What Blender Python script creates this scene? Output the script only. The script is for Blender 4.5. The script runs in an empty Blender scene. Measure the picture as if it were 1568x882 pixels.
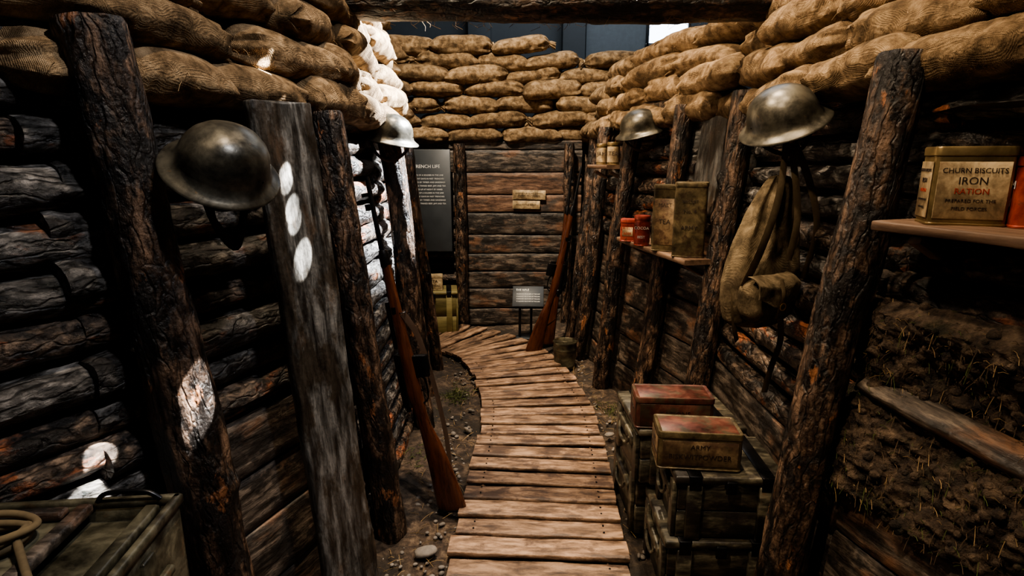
import bpy, math, random
import numpy as np
from mathutils import Vector
random.seed(7); RS=np.random.RandomState(11)
scene=bpy.context.scene
V3=lambda *a: np.array(a,float)

# ---------------------------------------------------------------- noise
def _h(ix,iy,iz):
    n=(ix*374761393+iy*668265263+iz*1274126177)&0xffffffff
    n=((n^(n>>13))*1274126177)&0xffffffff
    n=(n^(n>>16))&0xffffffff
    return n/4294967295.0
def vn(p):
    p=np.asarray(p,float); i=np.floor(p).astype(np.int64); f=p-i; f=f*f*(3-2*f)
    x,y,z=i[:,0],i[:,1],i[:,2]; fx,fy,fz=f[:,0],f[:,1],f[:,2]
    r=0
    for a in (0,1):
        for b in (0,1):
            for c in (0,1):
                r=r+_h(x+a,y+b,z+c)*(fx if a else 1-fx)*(fy if b else 1-fy)*(fz if c else 1-fz)
    return r*2-1
def fbm(p,o=3):
    p=np.asarray(p,float); r=0;a=1
    for k in range(o):
        r=r+a*vn(p*(2**k)+k*17.3); a*=.5
    return r
def unit(v): v=np.array(v,float); return v/np.linalg.norm(v)

# ---------------------------------------------------------------- mesh builder
def fr(o,x,z):
    x=unit(x); z=np.array(z,float); z=unit(z-x*np.dot(z,x)); y=np.cross(z,x)
    return (np.array(o,float),np.stack([x,y,z],1))
def frz(o,z,x):
    z=unit(z); x=np.array(x,float); x=unit(x-z*np.dot(z,x)); y=np.cross(z,x)
    return (np.array(o,float),np.stack([x,y,z],1))
class MB:
    def __init__(s): s.V=[];s.F=[];s.M=[];s.S=[];s.P=[];s.R=[];s.n=0
    def add(s,geo,frame=None,mat=0,rnd=None,smooth=True,scale=1.0):
        v,f=geo; v=np.asarray(v,float)*scale
        if rnd is None: rnd=random.random()
        off=V3(rnd*31.7,rnd*17.1,rnd*53.3)
        s.P.append(v+off); s.R.append(np.full(len(v),rnd))
        w=v if frame is None else v@frame[1].T+frame[0]
        s.V.append(w); n=s.n
        s.F.extend([tuple(i+n for i in q) for q in f])
        s.M.extend([mat]*len(f)); s.S.extend([smooth]*len(f)); s.n+=len(v)
    def build(s,name,mats):
        me=bpy.data.meshes.new(name)
        me.from_pydata(np.concatenate(s.V).tolist(),[],s.F)
        for m in mats: me.materials.append(m)
        me.polygons.foreach_set('material_index',s.M)
        me.polygons.foreach_set('use_smooth',s.S)
        a=me.attributes.new('pc','FLOAT_VECTOR','POINT'); a.data.foreach_set('vector',np.concatenate(s.P).astype(np.float32).ravel())
        b=me.attributes.new('rnd','FLOAT','POINT'); b.data.foreach_set('value',np.concatenate(s.R).astype(np.float32))
        me.update()
        try: me.set_sharp_from_angle(angle=math.radians(50))
        except Exception: pass
        o=bpy.data.objects.new(name,me); scene.collection.objects.link(o); return o

def g_sec(secs,cap=True,closed=False):
    secs=np.asarray(secs,float); n,k,_=secs.shape
    v=secs.reshape(-1,3); f=[]
    for i in range(n-1 if not closed else n):
        a=i*k; b=((i+1)%n)*k
        for j in range(k):
            j2=(j+1)%k
            f.append((a+j,a+j2,b+j2,b+j))
    if cap and not closed:
        f.append(tuple(range(k-1,-1,-1))); f.append(tuple((n-1)*k+j for j in range(k)))
    return v,f
def flip(g): return g[0],[tuple(reversed(q)) for q in g[1]]
def g_log(L,r0,r1,amp=.09,seg=20,bend=.012,ridge=.05,step=.03):
    n=max(5,int(L/step)); t=np.linspace(0,1,n); th=np.linspace(0,2*np.pi,seg,endpoint=False)
    T,H=np.meshgrid(t,th,indexing='ij'); o=random.random()*90
    x=T*L; c,s=np.cos(H),np.sin(H)
    r=r0+(r1-r0)*T
    p=np.stack([x*3+o,c*1.3,s*1.3],-1).reshape(-1,3)
    q=np.stack([x*4+o,c*4.2,s*4.2],-1).reshape(-1,3)
    q2=np.stack([x*22+o,c*6,s*6],-1).reshape(-1,3)
    d=(amp*fbm(p,2)+ridge*np.abs(fbm(q,2))+.022*vn(q2)).reshape(T.shape)
    pe=fbm(np.stack([x*5+o+40,c*1.6,s*1.6],-1).reshape(-1,3),3).reshape(T.shape)
    d-= .055*np.clip((pe-.25)/.08,0,1)
    for _ in range(random.randint(1,3)):
        kx=random.random()*L; kh=random.random()*6.28
        dh=np.abs((H-kh+np.pi)%(2*np.pi)-np.pi)
        d+= .28*np.exp(-((x-kx)/.03)**2-(dh/.35)**2)
    for _ in range(random.randint(1,3)):
        kx=random.random()*L; kh=random.random()*6.28; wl=random.uniform(.08,.3)
        dh=np.abs((H-kh-.5*(x-kx)+np.pi)%(2*np.pi)-np.pi)
        d-= .10*np.exp(-((x-kx)/wl)**2-(dh/.14)**2)
    r=r*(1+d)
    e=np.minimum(np.minimum(x,L-x)/.008,1); r=r*(.93+.07*e)
    by=bend*fbm(np.stack([x.ravel()*1.2+o,0*x.ravel(),0*x.ravel()+3],-1),1).reshape(T.shape)
    bz=bend*fbm(np.stack([x.ravel()*1.2+o,0*x.ravel()+7,0*x.ravel()],-1),1).reshape(T.shape)
    return g_sec(np.stack([x,r*c+by,r*s+bz],-1))
def rrect(w,h,r,m=3):
    pts=[]
    for cx,cy,a0 in ((w/2-r,h/2-r,0),(-w/2+r,h/2-r,90),(-w/2+r,-h/2+r,180),(w/2-r,-h/2+r,270)):
        for i in range(m+1):
            a=math.radians(a0+90*i/m); pts.append((cx+r*math.cos(a),cy+r*math.sin(a)))
    return np.array(pts)
def g_plank(L,w,t,rough=.003,step=.04,bev=.004):
    """along x (0..L), width in y, thickness in z"""
    n=max(4,int(L/step))
    ys=np.linspace(-w/2+bev,w/2-bev,7)
    loop=[(y,t/2) for y in ys[::-1]]+[(-w/2,t/2-bev),(-w/2,-t/2+bev)]+[(y,-t/2) for y in ys]+[(w/2,-t/2+bev),(w/2,t/2-bev)]
    loop=np.array(loop); secs=[]; o=random.random()*80
    xs=[0,.004]+list(np.linspace(.03,L-.03,n))+[L-.004,L]
    for i,x in enumerate(xs):
        k=.97 if i in (0,len(xs)-1) else 1
        p=np.stack([np.full(len(loop),x*3.0+o),loop[:,0]*9,loop[:,1]*9],-1)
        d=fbm(p,2); p2=p.copy(); p2[:,0]*=6
        d2=vn(p2)
        yy=loop[:,0]*k+np.sign(loop[:,0])*rough*d*(np.abs(loop[:,0])>w*.4)+np.sign(loop[:,0])*rough*.6*d2*(np.abs(loop[:,0])>w*.4)
        zz=loop[:,1]*k+rough*.5*d*np.sign(loop[:,1])
        xx=np.full(len(loop),x)+ (rough*1.2*d2*(1 if i<2 or i>len(xs)-3 else 0))
        secs.append(np.stack([xx,yy,zz],-1))
    return g_sec(secs)
def g_box(w,d,h,r=.004):
    secs=[]
    for z,ins in ((0,r),(r,0),(h-r,0),(h,r)):
        q=rrect(w-2*ins,d-2*ins,max(r-ins*.5,.0005),3); secs.append(np.column_stack([q,np.full(len(q),z)]))
    return g_sec(secs)
def g_rev(prof,seg=40,sx=1,sy=1,cap=True):
    th=np.linspace(0,2*np.pi,seg,endpoint=False)
    secs=[np.stack([r*np.cos(th)*sx,r*np.sin(th)*sy,np.full(seg,z)],-1) for r,z in prof]
    return g_sec(secs,cap)
def g_tube(pts,r,k=8,flat=None,closed=False,nrm=None):
    pts=[np.array(p,float) for p in pts]; n=len(pts); secs=[]
    for i,p in enumerate(pts):
        if closed: t=unit(pts[(i+1)%n]-pts[i-1])
        else: t=unit(pts[min(i+1,n-1)]-pts[max(i-1,0)])
        ref=np.array(nrm,float) if nrm is not None else (V3(0,0,1) if abs(t[2])<.9 else V3(1,0,0))
        u=unit(np.cross(t,ref)); w=np.cross(u,t)
        rr=r[i] if hasattr(r,'__len__') else r
        a,b=(rr,rr) if flat is None else (rr,flat)
        secs.append([p+u*a*math.cos(x)+w*b*math.sin(x) for x in np.linspace(0,2*np.pi,k,endpoint=False)])
    return g_sec(secs,True,closed)
def smoothpath(pts,n=24):
    pts=np.array(pts,float); m=len(pts); out=[]
    for i in range(m-1):
        p0=pts[max(i-1,0)];p1=pts[i];p2=pts[i+1];p3=pts[min(i+2,m-1)]
        for t in np.linspace(0,1,max(2,n//(m-1)),endpoint=False):
            out.append(.5*((2*p1)+(-p0+p2)*t+(2*p0-5*p1+4*p2-p3)*t*t+(-p0+3*p1-3*p2+p3)*t**3))
    out.append(pts[-1]); return out
_tc={}
def g_text(s,size):
    k=(s,size)
    if k in _tc: return _tc[k]
    cu=bpy.data.curves.new('t','FONT'); cu.body=s; cu.size=size; cu.align_x='CENTER'; cu.align_y='CENTER'; cu.extrude=.0004; cu.resolution_u=3
    o=bpy.data.objects.new('t',cu); scene.collection.objects.link(o); bpy.context.view_layer.update()
    me=bpy.data.meshes.new_from_object(o.evaluated_get(bpy.context.evaluated_depsgraph_get()))
    g=(np.array([v.co[:] for v in me.vertices]),[tuple(p.vertices) for p in me.polygons])
    bpy.data.objects.remove(o); bpy.data.meshes.remove(me); bpy.data.curves.remove(cu); _tc[k]=g; return g

# ---------------------------------------------------------------- materials
def mk(name,cols,sc=(3,16,16),nscale=1.0,patch=None,patch2=None,rough=(.5,.8),metal=0,bump=.5,bdist=.004,rnd=.35,weave=False,fine=0,coord='pc',spec=.5,crack=None,crmin=.34):
    m=bpy.data.materials.new(name); m.use_nodes=True; nt=m.node_tree; N=nt.nodes; K=nt.links; N.clear()
    out=N.new('ShaderNodeOutputMaterial'); b=N.new('ShaderNodeBsdfPrincipled'); K.new(b.outputs[0],out.inputs[0])
    b.inputs['Metallic'].default_value=metal; b.inputs['Specular IOR Level'].default_value=spec
    if coord=='pc':
        at=N.new('ShaderNodeAttribute'); at.attribute_name='pc'; src=at.outputs['Vector']
    else:
        at=N.new('ShaderNodeTexCoord'); src=at.outputs['Object']
    mp=N.new('ShaderNodeMapping'); mp.inputs['Scale'].default_value=sc; K.new(src,mp.inputs[0])
    n1=N.new('ShaderNodeTexNoise'); n1.inputs['Scale'].default_value=nscale; n1.inputs['Detail'].default_value=8; n1.inputs['Roughness'].default_value=.68; n1.inputs['Distortion'].default_value=.3
    K.new(mp.outputs[0],n1.inputs['Vector'])
    rp=N.new('ShaderNodeValToRGB'); el=rp.color_ramp.elements
    el[0].position=cols[0][0]; el[0].color=(*cols[0][1],1); el[1].position=cols[-1][0]; el[1].color=(*cols[-1][1],1)
    for p,c in cols[1:-1]:
        e=el.new(p); e.color=(*c,1)
    K.new(n1.outputs['Fac'],rp.inputs[0]); col=rp.outputs[0]
    for pi,pt in enumerate((patch,patch2)):
        if not pt: continue
        c,ps,lo,hi=pt
        mp2=N.new('ShaderNodeMapping'); mp2.inputs['Scale'].default_value=ps; mp2.inputs['Location'].default_value=(pi*7.3,3,1); K.new(src,mp2.inputs[0])
        n2=N.new('ShaderNodeTexNoise'); n2.inputs['Scale'].default_value=1; n2.inputs['Detail'].default_value=6; n2.inputs['Roughness'].default_value=.65; K.new(mp2.outputs[0],n2.inputs['Vector'])
        r2=N.new('ShaderNodeMapRange'); r2.inputs['From Min'].default_value=lo; r2.inputs['From Max'].default_value=hi; K.new(n2.outputs['Fac'],r2.inputs['Value'])
        mm=N.new('ShaderNodeMix'); mm.data_type='RGBA'; mm.inputs['B'].default_value=(*c,1); K.new(r2.outputs[0],mm.inputs['Factor']); K.new(col,mm.inputs['A'])
        col=mm.outputs['Result']
        gm=N.new('ShaderNodeMix'); gm.data_type='RGBA'; gm.blend_type='MULTIPLY'; gm.inputs['Factor'].default_value=.6
        g2=N.new('ShaderNodeMapRange'); g2.inputs['From Min'].default_value=.35; g2.inputs['From Max'].default_value=.6; g2.inputs['To Min'].default_value=.15; g2.inputs['To Max'].default_value=1.25; K.new(n1.outputs['Fac'],g2.inputs['Value'])
        K.new(col,gm.inputs['A']); K.new(g2.outputs[0],gm.inputs['B']); col=gm.outputs['Result']
    crk=None
    if crack:
        nz=N.new('ShaderNodeTexNoise'); nz.inputs['Scale'].default_value=9; nz.inputs['Detail'].default_value=3; K.new(src,nz.inputs['Vector'])
        ad=N.new('ShaderNodeVectorMath'); ad.operation='MULTIPLY_ADD'; K.new(nz.outputs['Color'],ad.inputs[0]); ad.inputs[1].default_value=(.07,.07,.07); K.new(src,ad.inputs[2])
        mc=N.new('ShaderNodeMapping'); mc.inputs['Scale'].default_value=crack; K.new(ad.outputs[0],mc.inputs[0])
        vo=N.new('ShaderNodeTexVoronoi'); vo.feature='DISTANCE_TO_EDGE'; vo.inputs['Scale'].default_value=1; K.new(mc.outputs[0],vo.inputs['Vector'])
        cr=N.new('ShaderNodeMapRange'); cr.inputs['From Min'].default_value=.0; cr.inputs['From Max'].default_value=.12; cr.inputs['To Min'].default_value=0; K.new(vo.outputs['Distance'],cr.inputs['Value']); crk=cr.outputs[0]
        c2=N.new('ShaderNodeMapRange'); c2.inputs['To Min'].default_value=crmin; K.new(crk,c2.inputs['Value'])
        gm=N.new('ShaderNodeMix'); gm.data_type='RGBA'; gm.blend_type='MULTIPLY'; gm.inputs['Factor'].default_value=1; K.new(col,gm.inputs['A']); K.new(c2.outputs[0],gm.inputs['B']); col=gm.outputs['Result']
    ar=N.new('ShaderNodeAttribute'); ar.attribute_name='rnd'
    if rnd>0:
        wn=N.new('ShaderNodeTexWhiteNoise'); wn.noise_dimensions='1D'; K.new(ar.outputs['Fac'],wn.inputs['W'])
        mr=N.new('ShaderNodeMapRange'); mr.inputs['To Min'].default_value=1-rnd; mr.inputs['To Max'].default_value=1+rnd; K.new(wn.outputs['Value'],mr.inputs['Value'])
        hs=N.new('ShaderNodeHueSaturation'); K.new(mr.outputs[0],hs.inputs['Value']); K.new(col,hs.inputs['Color']); col=hs.outputs[0]
    K.new(col,b.inputs['Base Color'])
    rr=N.new('ShaderNodeMapRange'); rr.inputs['From Min'].default_value=.3; rr.inputs['From Max'].default_value=.7; rr.inputs['To Min'].default_value=rough[0]; rr.inputs['To Max'].default_value=rough[1]
    K.new(n1.outputs['Fac'],rr.inputs['Value']); K.new(rr.outputs[0],b.inputs['Roughness'])
    h=n1.outputs['Fac']
    def madd(x,k,h):
        a=N.new('ShaderNodeMath'); a.operation='MULTIPLY_ADD'; K.new(x,a.inputs[0]); a.inputs[1].default_value=k; K.new(h,a.inputs[2]); return a.outputs[0]
    if crk is not None: h=madd(crk,.30,h)
    if weave:
        acc=None
        for ax in ('X','Y'):
            w=N.new('ShaderNodeTexWave'); w.wave_type='BANDS'; w.bands_direction=ax; w.inputs['Scale'].default_value=weave; w.inputs['Distortion'].default_value=1.2; w.inputs['Detail'].default_value=1; K.new(src,w.inputs['Vector'])
            if acc is None: acc=w.outputs['Fac']
            else:
                a=N.new('ShaderNodeMath'); a.operation='ADD'; K.new(acc,a.inputs[0]); K.new(w.outputs['Fac'],a.inputs[1]); acc=a.outputs[0]
        h=madd(acc,.14,h)
    if fine:
        n3=N.new('ShaderNodeTexNoise'); n3.inputs['Scale'].default_value=fine; n3.inputs['Detail'].default_value=4; K.new(src,n3.inputs['Vector'])
        h=madd(n3.outputs['Fac'],.4,h)
    bp=N.new('ShaderNodeBump'); bp.inputs['Strength'].default_value=bump; bp.inputs['Distance'].default_value=bdist
    K.new(h,bp.inputs['Height']); K.new(bp.outputs[0],b.inputs['Normal'])
    return m
def plain(name,c,rough=.5,metal=0,emis=0,var=.15):
    m=mk(name,[(.3,tuple(x*(1-var) for x in c)),(.7,tuple(min(1,x*(1+var)) for x in c))],sc=(12,12,12),rough=(max(0,rough-.08),min(1,rough+.08)),metal=metal,bump=.1,rnd=0)
    if emis:
        b=[n for n in m.node_tree.nodes if n.type=='BSDF_PRINCIPLED'][0]; b.inputs['Emission Color'].default_value=(*c,1); b.inputs['Emission Strength'].default_value=emis
    return m
M_bark=mk('bark_log',[(.36,(.014,.010,.008)),(.5,(.075,.052,.037)),(.66,(.19,.135,.095))],sc=(22,30,30),patch=((.30,.105,.045),(4,9,9),.56,.60),patch2=((.016,.013,.011),(7,10,10),.51,.59),rough=(.22,.6),bump=1,bdist=.012,rnd=.4,fine=90,crack=(11,32,32))
M_greylog=mk('weathered_log',[(.36,(.013,.012,.011)),(.5,(.090,.083,.075)),(.68,(.24,.22,.20))],sc=(16,32,32),patch=((.20,.085,.042),(3,8,8),.58,.63),patch2=((.02,.017,.015),(6,9,9),.49,.59),rough=(.2,.52),bump=1,bdist=.011,rnd=.35,fine=80,crack=(6,30,30))
M_post=mk('post_timber',[(.36,(.014,.010,.008)),(.5,(.095,.058,.038)),(.68,(.22,.138,.088))],sc=(12,34,34),patch=((.016,.012,.010),(7,12,12),.49,.55),patch2=((.38,.165,.075),(6,12,12),.62,.65),rough=(.28,.6),bump=1,bdist=.011,rnd=.2,fine=90,crack=(5,34,34),crmin=.42)
M_plank=mk('revetment_board',[(.3,(.018,.014,.011)),(.5,(.078,.061,.048)),(.72,(.165,.13,.10))],sc=(7,34,34),patch=((.17,.088,.05),(2.2,5,5),.54,.64),patch2=((.022,.018,.015),(7,9,9),.50,.58),rough=(.35,.65),bump=.9,bdist=.007,rnd=.4,fine=60)
M_grey=mk('grey_board',[(.3,(.035,.033,.030)),(.5,(.10,.098,.092)),(.72,(.185,.18,.168))],sc=(6,34,34),patch=((.04,.032,.024),(5,10,10),.48,.57),patch2=((.095,.062,.04),(3,7,7),.55,.65),rough=(.28,.5),bump=.9,bdist=.006,rnd=.15,fine=60)
M_duck=mk('duckboard_slat',[(.28,(.075,.042,.026)),(.5,(.27,.165,.10)),(.72,(.43,.285,.185))],sc=(8,34,34),patch=((.10,.06,.04),(6,9,9),.50,.60),rough=(.42,.7),bump=.9,bdist=.005,rnd=.25,fine=70)
M_bag=mk('burlap',[(.3,(.16,.102,.053)),(.5,(.285,.192,.108)),(.7,(.41,.295,.175))],sc=(18,18,18),patch=((.115,.078,.044),(5,6,6),.52,.68),rough=(.8,.95),bump=1,bdist=.008,rnd=.22,weave=115,fine=130,spec=.12)
M_string=plain('jute_twine',(.40,.28,.15),.9)
M_soil=mk('soil',[(.3,(.022,.014,.009)),(.5,(.085,.057,.039)),(.72,(.21,.155,.105))],sc=(22,22,22),patch=((.03,.022,.015),(3,3,3),.45,.6),rough=(.75,1),bump=1,bdist=.025,rnd=0,fine=70,coord='obj')
M_bank=mk('bank_earth',[(.3,(.02,.013,.009)),(.5,(.088,.058,.038)),(.7,(.20,.14,.092))],sc=(26,26,26),patch=((.03,.030,.012),(5,5,5),.52,.62),rough=(.8,1),bump=1,bdist=.03,rnd=0,fine=110,coord='obj')
M_stone=mk('stone',[(.3,(.08,.07,.06)),(.7,(.25,.22,.19))],sc=(20,20,20),rough=(.6,.8),bump=.5,rnd=.3)
M_straw=plain('dry_straw',(.30,.20,.09),.8,var=.4)
M_root=plain('fine_roots',(.10,.065,.035),.9,var=.5)
M_moss=plain('moss',(.07,.09,.02),.9,var=.5)
M_helm=mk('painted_steel',[(.3,(.04,.037,.028)),(.5,(.075,.068,.052)),(.7,(.12,.108,.08))],sc=(12,12,12),patch=((.16,.10,.05),(24,24,24),.66,.72),rough=(.26,.46),metal=.5,bump=.25,bdist=.002,rnd=.1,fine=120)
M_leather=plain('dark_leather',(.035,.02,.013),.5)
M_walnut=mk('walnut_stock',[(.3,(.016,.006,.004)),(.5,(.065,.021,.010)),(.7,(.13,.042,.018))],sc=(6,40,40),rough=(.2,.38),bump=.15,rnd=.1)
M_gun=plain('blued_steel',(.03,.03,.032),.32,.9)
M_canvas=mk('canvas',[(.3,(.065,.048,.028)),(.5,(.125,.094,.056)),(.7,(.19,.145,.09))],sc=(14,14,14),patch=((.06,.044,.027),(7,7,7),.52,.66),rough=(.8,.95),bump=.7,bdist=.005,rnd=.1,weave=140,fine=120,spec=.12)
M_strap=mk('webbing_strap',[(.3,(.075,.053,.03)),(.7,(.17,.125,.072))],sc=(20,20,20),rough=(.8,.9),bump=.3,rnd=.1,weave=160,spec=.2)
M_brass=plain('brass',(.5,.33,.12),.35,1)
M_gold=mk('tin_gold',[(.3,(.10,.07,.03)),(.5,(.28,.20,.095)),(.7,(.42,.31,.15))],sc=(8,8,8),rough=(.3,.5),metal=.7,bump=.15,rnd=.1)
M_oldtin=mk('olive_tin',[(.3,(.05,.038,.019)),(.5,(.13,.098,.050)),(.7,(.22,.165,.085))],sc=(12,12,12),patch=((.06,.034,.019),(16,16,16),.54,.66),rough=(.35,.55),metal=.45,bump=.25,rnd=.12)
M_red=mk('tin_red',[(.3,(.14,.022,.014)),(.5,(.29,.042,.028)),(.7,(.37,.085,.05))],sc=(12,12,12),patch=((.08,.035,.02),(25,25,25),.58,.68),rough=(.35,.5),bump=.15,rnd=.1,metal=.2)
M_dullred=mk('worn_red_tin',[(.3,(.045,.015,.010)),(.5,(.090,.028,.019)),(.7,(.15,.065,.042))],sc=(10,10,10),patch=((.07,.05,.03),(14,14,14),.48,.6),rough=(.35,.55),bump=.25,rnd=.1,metal=.25)
M_cream=mk('aged_label',[(.3,(.25,.175,.09)),(.5,(.40,.295,.165)),(.7,(.50,.39,.235))],sc=(15,15,15),patch=((.23,.145,.072),(18,18,18),.53,.68),rough=(.6,.8),bump=.1,rnd=.1)
M_brownlabel=mk('stained_label',[(.3,(.10,.062,.032)),(.5,(.19,.125,.065)),(.7,(.27,.185,.10))],sc=(15,15,15),patch=((.09,.045,.025),(18,18,18),.50,.64),rough=(.5,.7),bump=.1,rnd=.1)
M_ink=plain('dark_ink',(.03,.018,.012),.7)
M_inkred=plain('red_ink',(.35,.04,.02),.7)
M_olive=mk('olive_box',[(.3,(.028,.025,.018)),(.5,(.082,.073,.051)),(.72,(.16,.138,.092))],sc=(8,26,26),patch=((.16,.10,.055),(9,9,9),.62,.69),patch2=((.03,.025,.02),(7,9,9),.52,.6),rough=(.3,.55),bump=.6,bdist=.004,rnd=.2,fine=50)
M_boxmetal=mk('drab_box_metal',[(.3,(.045,.040,.026)),(.5,(.095,.085,.055)),(.72,(.15,.135,.09))],sc=(8,12,12),patch=((.15,.085,.042),(14,14,14),.60,.70),patch2=((.03,.025,.018),(8,8,8),.5,.62),rough=(.32,.52),bump=.4,rnd=.05,metal=.2,fine=60)
M_crate=mk('green_crate',[(.3,(.07,.058,.02)),(.5,(.18,.145,.055)),(.72,(.27,.22,.09))],sc=(3,18,18),rough=(.5,.7),bump=.4,rnd=.2)
M_white=plain('white_print',(.75,.75,.72),.6)
M_panel=plain('sign_panel',(.034,.039,.044),.5)
M_hall=plain('hall_paint',(.05,.056,.060),.7)
M_hall2=plain('hall_panel_paint',(.11,.125,.135),.7)
M_window=plain('window_daylight',(.75,.85,1.0),.5,0,7)
M_rope=plain('rope',(.16,.115,.06),.9,var=.4)
M_redplank=mk('reddish_board',[(.3,(.04,.020,.013)),(.5,(.13,.072,.045)),(.72,(.23,.14,.088))],sc=(7,34,34),patch=((.05,.04,.034),(3,5,5),.50,.62),rough=(.4,.7),bump=.9,bdist=.006,rnd=.3,fine=60)
M_redplank2=mk('shelf_board',[(.3,(.06,.034,.022)),(.5,(.16,.098,.062)),(.72,(.27,.172,.108))],sc=(4,30,30),rough=(.45,.7),bump=.5,rnd=.1)

# ---------------------------------------------------------------- layout
RP=np.array([(0.0,1.32),(.3,1.24),(.9,1.09),(1.6,.90),(2.73,.90),(3.2,.76),(3.68,.62),(4.3,.53),(5.3,.50)])
LP=np.array([(0.0,-1.6),(.3,-1.42),(.9,-1.10),(1.36,-.80),(2.1,-.51),(3.08,-.51),(4.0,-.57),(4.35,-.66)])
def wx(side,y,z,out=0):
    P=RP if side=='R' else LP; s=1 if side=='R' else -1
    return np.interp(y,P[:,0],P[:,1])+s*(.09*z+out)
def wp(side,y,z,out=0): return V3(wx(side,y,z,out),y,z)
def post(side,y,zt,r,out=0,zb=-.12,dy=0):
    B=MB(); a=wp(side,y,zb,out); c=wp(side,y+dy,zt,out)
    L=np.linalg.norm(c-a); B.add(g_log(L,r*1.05,r,amp=.1,seg=44,bend=.016,ridge=.09,step=.013),fr(a,c-a,(random.uniform(-1,1),random.uniform(-1,1),.1)))
    return B.build('timber_post',[M_post])
post('L',1.36,1.80,.070,out=-.02); post('L',2.1,1.66,.058); post('L',3.08,1.66,.055); post('L',4.0,1.60,.045)
post('R',1.6,1.77,.064,out=-.03); post('R',2.73,1.80,.055); post('R',3.2,1.78,.05); post('R',3.68,1.74,.055)
post('R',4.25,1.72,.05); post('R',4.75,1.68,.045); post('R',.72,1.84,.06,out=-.02); post('L',.55,1.84,.065)
post('L',3.5,1.6,.04,out=.01)

def bay(B,side,y0,y1,spec,out=.115):
    for z0,z1,typ in spec:
        z=z0
        if typ=='log':
            while z<z1-.02:
                d=random.uniform(.085,.112); zc=z+d/2
                ext=random.uniform(.03,.09)
                p=wp(side,y0,zc,out+random.uniform(-.012,.012)); q=wp(side,y1,zc,out+random.uniform(-.012,.012)); t=unit(q-p)
                p=p-t*ext+V3(0,0,random.uniform(-.01,.01)); q=q+t*ext+V3(0,0,random.uniform(-.01,.01))
                L=np.linalg.norm(q-p); r=d/2*.98
                B.add(g_log(L,r*random.uniform(.88,1.06),r*random.uniform(.88,1.06),amp=.11,seg=28,bend=.01,ridge=.08,step=.016),fr(p,q-p,(0,random.uniform(-1,1),1)),mat=random.choice([0,0,1]) if side=='R' else random.choice([0,1,1]))
                z+=d*1.10
        elif typ in('plank','grey'):
            while z<z1-.03:
                h=min(random.uniform(.17,.23),z1-z)
                if z1-z-h<.06: h=z1-z
                p=wp(side,y0,z+h/2,out-.025); q=wp(side,y1,z+h/2,out-.025); t=unit(q-p)
                p=p-t*.02; q=q+t*.02
                s=1 if side=='R' else -1
                nrm=V3(s*1.0,0,-.09*1)
                B.add(g_plank(np.linalg.norm(q-p),h-.008,.03,rough=.004),fr(p+V3(random.uniform(-.006,.006),0,0),q-p,nrm),mat=2 if typ=='plank' else 3,smooth=True)
                z+=h
WM=[M_bark,M_greylog,M_plank,M_grey,M_soil]
B=MB()
bay(B,'R',.0,.3,[(-.06,.55,'plank'),(1.08,1.75,'log')]); bay(B,'R',.3,.9,[(-.06,.55,'plank'),(1.08,1.75,'log')]); bay(B,'R',.9,1.6,[(-.06,.55,'plank'),(1.08,1.75,'log')])
bay(B,'R',1.6,2.73,[(-.06,.52,'plank'),(.52,1.75,'log')])
bay(B,'R',2.73,3.2,[(-.06,1.3,'plank'),(1.3,1.75,'grey')])
bay(B,'R',3.2,3.68,[(-.06,.95,'plank'),(.95,1.75,'log')])
bay(B,'R',3.68,4.3,[(-.06,.95,'plank'),(.95,1.72,'log')])
bay(B,'R',4.3,5.3,[(-.06,.95,'plank'),(.95,1.7,'log')])
def backing(B,P,side,out,z0=-.15,z1=1.8):
    s=1 if side=='R' else -1; v=[];f=[]
    for i,(y,x) in enumerate(P):
        v+= [(x+s*(out+.09*z0),y,z0),(x+s*(out+.09*z1),y,z1)]
        if i: k=2*i; f.append((k-2,k,k+1,k-1))
    B.add((np.array(v),f),None,4,smooth=False)
backing(B,RP,'R',.17)
B.build('wall_right',WM)
B=MB()
bay(B,'L',.0,.3,[(-.06,1.75,'log')]); bay(B,'L',.3,.9,[(-.06,1.75,'log')]); bay(B,'L',.9,1.36,[(-.06,1.75,'log')])
bay(B,'L',1.36,2.1,[(-.06,.72,'plank'),(.72,1.72,'log')])
bay(B,'L',2.1,3.08,[(-.06,1.72,'log')]); bay(B,'L',3.08,4.0,[(-.06,1.72,'log')]); bay(B,'L',4.0,4.35,[(-.06,1.7,'log')])
backing(B,LP,'L',.17)
for i in range(16):
    z=-.03+i*.108
    B.add(g_log(1.6,.05,.05,step=.05),fr((-.78-.09*z,4.42,z),(-1,.08,0),(0,0,1)),mat=random.choice([0,1]))
B.build('wall_left',WM)
B=MB(); a=V3(-.55,1.72,-.1); c=V3(-.685,1.75,1.66)
B.add(g_plank(np.linalg.norm(c-a),.225,.035,rough=.005,step=.025),fr(a,c-a,(1,-.5,.1)),0)
B.build('upright_board',[M_grey])
B=MB(); a=wp('R',2.98,1.22,.055); c=wp('R',2.98,1.76,.055)
B.add(g_plank(np.linalg.norm(c-a),.22,.03),fr(a,c-a,(-1,-.25,0)),0); B.build('upright_board',[M_grey])

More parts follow.
